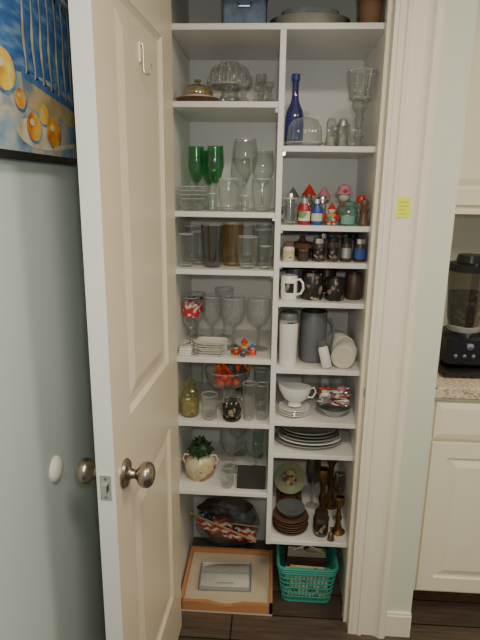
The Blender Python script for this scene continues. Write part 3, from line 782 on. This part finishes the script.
# ---- Right shelf 3
z=RZs[2]
b=B('lidded_stoneware_crock')
b.lathe([(0,0),(0.036,0),(0.044,0.012),(0.046,0.030),(0.043,0.036)],M_darkpat,seg=32)
b.lathe([(0.046,0.036),(0.047,0.040),(0.034,0.052),(0.012,0.058),(0.008,0.066),(0.011,0.072),(0,0.075)],M_copper,seg=32)
b.done((0.102,1.805,z+E))
def jar(name,x,y,z,h,r,m,lid,label=None):
    b=B(name)
    b.lathe([(0,0),(r*0.92,0),(r,0.004),(r,h*0.66),(r*0.8,h*0.76),(r*0.8,h*0.78)],m,seg=24)
    b.lathe([(r*0.88,h*0.78),(r*0.9,h*0.98),(r*0.8,h),(0,h)],lid,seg=24)
    if label: b.lathe([(r*1.015,h*0.15),(r*1.015,h*0.58)],label,seg=24)
    return b.done((x,y,z+E))
jar('spice_jar',0.054,1.728,z,0.060,0.019,M_offw,M_copper,M_floral)
jar('spice_jar',0.102,1.728,z,0.040,0.018,M_dark,M_copper)
jar('spice_jar',0.152,1.735,z,0.074,0.021,M_dark,M_silver,M_darkpat)
jar('spice_jar',0.198,1.735,z,0.078,0.018,Gamber,M_black,M_darkpat)
jar('spice_jar',0.240,1.740,z,0.076,0.018,M_dark,M_black,M_steel)
jar('spice_jar',0.284,1.740,z,0.074,0.019,M_dark,M_silver,M_blue)
jar('spice_jar',0.268,1.80,z,0.082,0.02,M_dark,M_black)
jar('spice_jar',0.222,1.80,z,0.082,0.02,M_gray,M_copper)
jar('spice_jar',0.176,1.83,z,0.082,0.02,M_gray,M_silver)

# ---- Right shelf 4
z=RZs[3]
mug('printed_white_mug',0.060,1.745,z,0.080,0.028,M_white,ang=-0.5,print_=M_darkpat)
mug('dark_patterned_mug',0.138,1.755,z,0.090,0.036,M_darkpat,ang=0.9,inner=M_black)
mug('dark_patterned_mug',0.212,1.745,z,0.074,0.031,M_darkpat,ang=2.6,inner=M_dark)
mug('dark_patterned_mug',0.276,1.770,z,0.088,0.028,M_dark,ang=1.9,inner=M_dark)
mug('dark_patterned_mug',0.195,1.86,z,0.088,0.032,M_dark,ang=0.9,inner=M_dark)
mug('dark_patterned_mug',0.085,1.86,z,0.088,0.032,M_gray,ang=0.9,inner=M_dark)

# ---- Right shelf 5
z=RZs[4]
b=B('steel_travel_tumbler')
b.lathe([(0,0),(0.028,0),(0.030,0.004),(0.033,0.155),(0.033,0.160)],M_white,seg=32)
b.lathe([(0.0335,0.160),(0.034,0.176),(0.030,0.182),(0.0,0.184)],M_gray,seg=32)
b.lathe([(0.0335,0.148),(0.0342,0.152),(0.0338,0.160)],M_silver,seg=32)
b.box((-0.008,-0.012,0.183),(0.008,0.012,0.190),M_black)
b.done((0.064,1.750,z+E))
mug('gray_stoneware_pitcher',0.152,1.80,z,0.178,0.046,M_gray,ang=-0.15,inner=M_dark)
def lying(name,x,y,z,r,L,yaw,m,face):
    b=B(name)
    Tm=RZ(yaw)@TR(0,0,r)@RX(pi/2)
    b.lathe([(0,-L/2),(r*0.93,-L/2),(r,-L/2+0.003),(r,L/2-0.004),(r*0.95,L/2)],m,T=Tm,seg=36)
    b.lathe([(r*0.95,L/2),(r*0.86,L/2+0.0005),(r*0.84,L/2-0.002),(0,L/2-0.002)],face,T=Tm,seg=36)
    return b.done((x,y,z+E))
lying('white_lidded_canister',0.256,1.745,z,0.040,0.075,-0.28,M_white,M_offw)
lying('white_lidded_canister',0.255,1.86,z,0.042,0.10,0.2,M_white,M_offw)
b=B('white_plastic_bottle')
Tm=RY(math.radians(-14))
b.lathe([(0,0),(0.015,0),(0.017,0.004),(0.017,0.066),(0.013,0.076),(0.013,0.094),(0,0.096)],M_white,T=Tm,seg=28)
b.lathe([(0.0135,0.076),(0.015,0.078),(0.015,0.095),(0,0.097)],M_gray,T=Tm,seg=24)
b.done((0.196,1.713,z+0.005))

# ---- Right shelf 6
z=RZs[5]
b=B('stacked_white_saucers')
for i in range(4): b.lathe([(0,0),(0.030,0),(0.048,0.007),(0.056,0.011),(0.055,0.0125),(0.030,0.003),(0,0.003)],M_white,at=(0.002*(i%2),0,i*0.006),seg=36)
b.done((0.092,1.765,z+E))
b=B('white_gravy_boat')
prof=[(0.0,0.0),(0.022,0.0),(0.020,0.008),(0.018,0.014),(0.038,0.028),(0.048,0.055),(0.049,0.072),(0.0475,0.072),(0.044,0.055),(0.030,0.030),(0,0.024)]
vs=[];fs=[];seg=36
for (r,h) in prof:
    for i in range(seg):
        a=2*pi*i/seg; rx=r*1.12; k=max(0,math.cos(a-pi))**4
        vs.append((rx*math.cos(a)*(1+0.12*k*(h/0.055)), r*0.78*math.sin(a), h+0.014*k*(h/0.055)))
for j in range(len(prof)-1):
    for i in range(seg): fs.append([j*seg+i,j*seg+(i+1)%seg,(j+1)*seg+(i+1)%seg,(j+1)*seg+i])
b.add(vs,fs,M_white)
b.tube([(0.050,0,0.062),(0.066,0,0.070),(0.072,0,0.052),(0.062,0,0.032),(0.040,0,0.032)],0.0035,M_white)
b.done((0.096,1.765,z+0.0315))
b=B('bowl_of_silverware')
b.lathe([(0,0),(0.030,0),(0.034,0.005),(0.054,0.026),(0.062,0.034),(0.060,0.035),(0.048,0.026),(0.02,0.010),(0,0.009)],M_steel,seg=36)
rd=random.Random(3)
for k in range(16):
    a=rd.uniform(-0.9,0.9)+(pi if k%2 else 0); L=rd.uniform(0.045,0.056); zt=0.034+0.004*k
    dx,dy=math.cos(a),math.sin(a)*0.6
    mm=(M_silver,M_offw,M_steel,M_red,M_white,M_copper)[k%6]
    b.tube([(-dx*L,-dy*L,zt-0.004),(0,0,zt),(dx*L*0.7,dy*L*0.7,zt+0.006)],0.0030,mm,seg=6)
    b.ball((dx*L*0.92,dy*L*0.92,zt+0.007),(0.013,0.009,0.005),mm,seg=10,rg=6)
for k in range(10): b.ball((0.036*math.cos(k*1.3),0.025*math.sin(k*1.7),0.040+0.006*k),(0.017,0.013,0.011),(M_offw,M_toys,M_white,M_steel,M_pink)[k%5],seg=12,rg=8,wob=0.15,seed=k)
b.done((0.234,1.770,z+E))
tumbler('glass_storage_bowl',0.165,1.93,z,0.10,0.040,m=G2)
tumbler('glass_storage_bowl',0.265,1.93,z,0.12,0.034,m=G2)

# ---- Right shelf 7
z=RZs[6]
b=B('stack_of_oval_platters')
for i in range(5):
    q=1-0.05*i
    b.lathe([(0,0),(0.070*q,0),(0.100*q,0.010),(0.124*q,0.014),(0.123*q,0.017),(0.098*q,0.0125),(0.068*q,0.004),(0,0.004)],(M_plat,M_white,M_plat,M_gray,M_plat)[i],at=(0.004*(i%2),0,i*0.0105),sy=0.72,seg=48)
b.done((0.153,1.80,z+E))

# ---- Right shelf 8
z=RZs[7]
b=B('stacked_wooden_plates')
for i in range(6): b.lathe([(0,0),(0.040,0),(0.058,0.006),(0.066,0.010),(0.065,0.012),(0.040,0.004),(0,0.004)],M_copper if i%2 else M_darkwood,at=(0.003*math.sin(i*2),0.002*math.cos(i),i*0.010),seg=36)
b.lathe([(0,0),(0.03,0),(0.05,0.02),(0.054,0.03),(0.050,0.03),(0,0.01)],M_gray,at=(0,0,0.058),seg=32)
b.done((0.098,1.775,z+E))
b=B('decorative_plate_on_stand')
Tm=TR(0,0,0.010)@RX(math.radians(-14))@TR(0,0,0.066)@RX(pi/2)
b.lathe([(0,0),(0.034,0.0),(0.046,0.003),(0.064,0.008),(0.064,0.010),(0.046,0.006),(0.034,0.003)],M_platerim,T=Tm,seg=44)
b.lathe([(0.030,0.0062),(0.0,0.0065)],M_platemid,T=Tm,seg=30)
for s in (-1,1): b.tube([(s*0.03,-0.022,0.018),(s*0.03,-0.018,0.004),(s*0.03,0.05,0.004),(s*0.012,0.036,0.09)],0.0028,M_dark)
b.tube([(-0.03,0.05,0.004),(0.03,0.05,0.004)],0.0028,M_dark)
b.done((0.096,1.895,z+0.0015+0.055))
b=B('wooden_riser_block'); b.box((-0.05,-0.045,0),(0.05,0.07,0.054),M_darkwood,bev=0.003); b.done((0.096,1.893,z+E))
cstick('brass_candlestick',0.222,1.84,z,0.215,0.032,M_brass)
cstick('brass_candlestick',0.276,1.76,z,0.150,0.027,M_brass)
cstick('brass_candlestick',0.262,1.93,z,0.26,0.034,M_brass)
goblet('smoked_wine_goblet',0.190,1.92,z,0.22,0.030,m=Gsmoke)
goblet('smoked_wine_goblet',0.282,1.84,z,0.20,0.022,m=Gsmoke)
jar('dark_glass_canister',0.210,1.745,z,0.095,0.028,Gsmoke,M_dark,M_darkpat)
b=B('small_brass_bell'); b.lathe([(0.014,0),(0.012,0.006),(0.009,0.024),(0.003,0.030),(0.003,0.045),(0.005,0.05),(0,0.054)],M_brass,seg=24); b.done((0.245,1.712,z+E))

# ---- closet floor right: teal basket
b=B('teal_plastic_basket')
H=0.155; w0,d0,w1,d1=0.185,0.22,0.222,0.255
def lvl(t): return rrect(w0+(w1-w0)*t,d0+(d1-d0)*t,0.028,0.003+H*t,n=6)
for t,r in ((0,0.003),(0.14,0.003),(0.28,0.003),(0.42,0.003),(0.56,0.003),(0.70,0.003),(0.86,0.005),(0.93,0.005),(1.0,0.006)): b.tube(lvl(t),r,M_teal,closed=True,seg=6)
def along(P,k,n):
    L=[0]; 
    for i in range(len(P)): L.append(L[-1]+(Vector(P[(i+1)%len(P)])-Vector(P[i])).length)
    s=L[-1]*k/n
    for i in range(len(P)):
        if L[i+1]>=s:
            u=(s-L[i])/max(1e-9,(L[i+1]-L[i])); return Vector(P[i]).lerp(Vector(P[(i+1)%len(P)]),u)
for k in range(60): b.tube([along(lvl(0),k,60),along(lvl(1),k,60)],0.0026,M_teal,seg=5)
b.poly(rrect(w0,d0,0.028,0.004,n=6),M_teal)
rd=random.Random(8)
for k in range(12):
    yy=-0.085+k*0.0155
    b.box((-0.075,-0.003,0.0),(0.075,0.003,0.125+rd.uniform(-0.01,0.035)),(M_packet,M_packet,M_dark,M_gray,M_packet,M_offw)[k%6],T=TR(rd.uniform(-0.008,0.008),yy,0.008)@RX(rd.uniform(-0.08,0.05))@RY(rd.uniform(-0.08,0.08)))
b.tube([(-0.05,-0.02,0.16),(0.0,-0.025,0.19),(0.05,-0.02,0.165)],0.003,M_white)
b.done((0.168,1.835,0.001))

# ---- above top shelf
z=2.006
b=B('blue_fabric_storage_box')
b.box((-0.063,-0.09,0),(0.063,0.09,0.13),M_bluefab,bev=0.006); b.box((-0.066,-0.093,0.115),(0.066,0.093,0.14),M_bluefab,bev=0.004)
b.tube([(-0.02,-0.090,0.06),(-0.015,-0.098,0.05),(0.015,-0.098,0.05),(0.02,-0.090,0.06)],0.003,M_silver)
b.done((-0.100,1.81,z+E))
b=B('silver_serving_tray')
b.lathe([(0,0),(0.09,0),(0.105,0.018),(0.118,0.028),(0.122,0.032),(0.118,0.032),(0.104,0.022),(0.09,0.004),(0,0.004)],M_silver,seg=56,rib=(28,0.008),sy=0.8)
b.lathe([(0,0.0),(0.07,0),(0.085,0.03),(0.088,0.05),(0.084,0.05),(0.08,0.03),(0,0.01)],G2,at=(0,0,0.005),seg=40,sy=0.8)
b.done((0.096,1.805,z+E))
b=B('wicker_basket')
b.lathe([(0,0),(0.028,0),(0.033,0.03),(0.035,0.075),(0.037,0.08),(0.033,0.08),(0.030,0.03),(0,0.008)],M_wicker,seg=28)
b.tube([(0.034*math.cos(a),0.0,0.078+0.05*math.sin(a)) for a in [i*pi/10 for i in range(11)]],0.004,M_wicker)
b.done((0.268,1.745,z+E))

# ------------------------------------------------------------------ lights
def area(name,loc,size,power,col,rot=(0,0,0)):
    l=bpy.data.lights.new(name,'AREA'); l.energy=power; l.size=size; l.color=col
    o=bpy.data.objects.new(name,l); S.collection.objects.link(o); o.location=loc; o.rotation_euler=rot; return o
area('ceiling_light',(0.20,0.05,2.42),0.35,24,(1.0,0.86,0.66))
area('kitchen_ceiling_light',(1.35,0.7,2.42),0.5,20,(1.0,0.87,0.67))
area('camera_fill_light',(0.03,-0.02,1.63),0.05,4.6,(1.0,0.97,0.90),(math.radians(78),0,math.radians(-2)))  # added fill beside the camera, brightens the shelves and gives the glass highlights
wd=bpy.data.worlds.new('World'); S.world=wd; wd.use_nodes=True
bg=wd.node_tree.nodes['Background']; bg.inputs[0].default_value=(0.86,0.90,1.0,1); bg.inputs[1].default_value=0.36

# ------------------------------------------------------------------ camera
cd=bpy.data.cameras.new('Camera'); cam=bpy.data.objects.new('Camera',cd); S.collection.objects.link(cam)
cd.sensor_fit='VERTICAL'; cd.sensor_height=36; cd.sensor_width=27; cd.lens=530/640*36; cd.clip_start=0.02
ps=math.radians(3.35); p=math.radians(14.2)
F=Vector((-math.sin(ps)*math.cos(p),math.cos(ps)*math.cos(p),-math.sin(p)))
R=Vector((math.cos(ps),math.sin(ps),0)); U=R.cross(F)
k=0.0134
R2=(R+U*k).normalized(); U2=(U-R*k).normalized()
mt=Matrix((R2,U2,-F)).transposed().to_4x4(); mt.translation=(0,0,1.55)
cam.matrix_world=mt
S.camera=cam
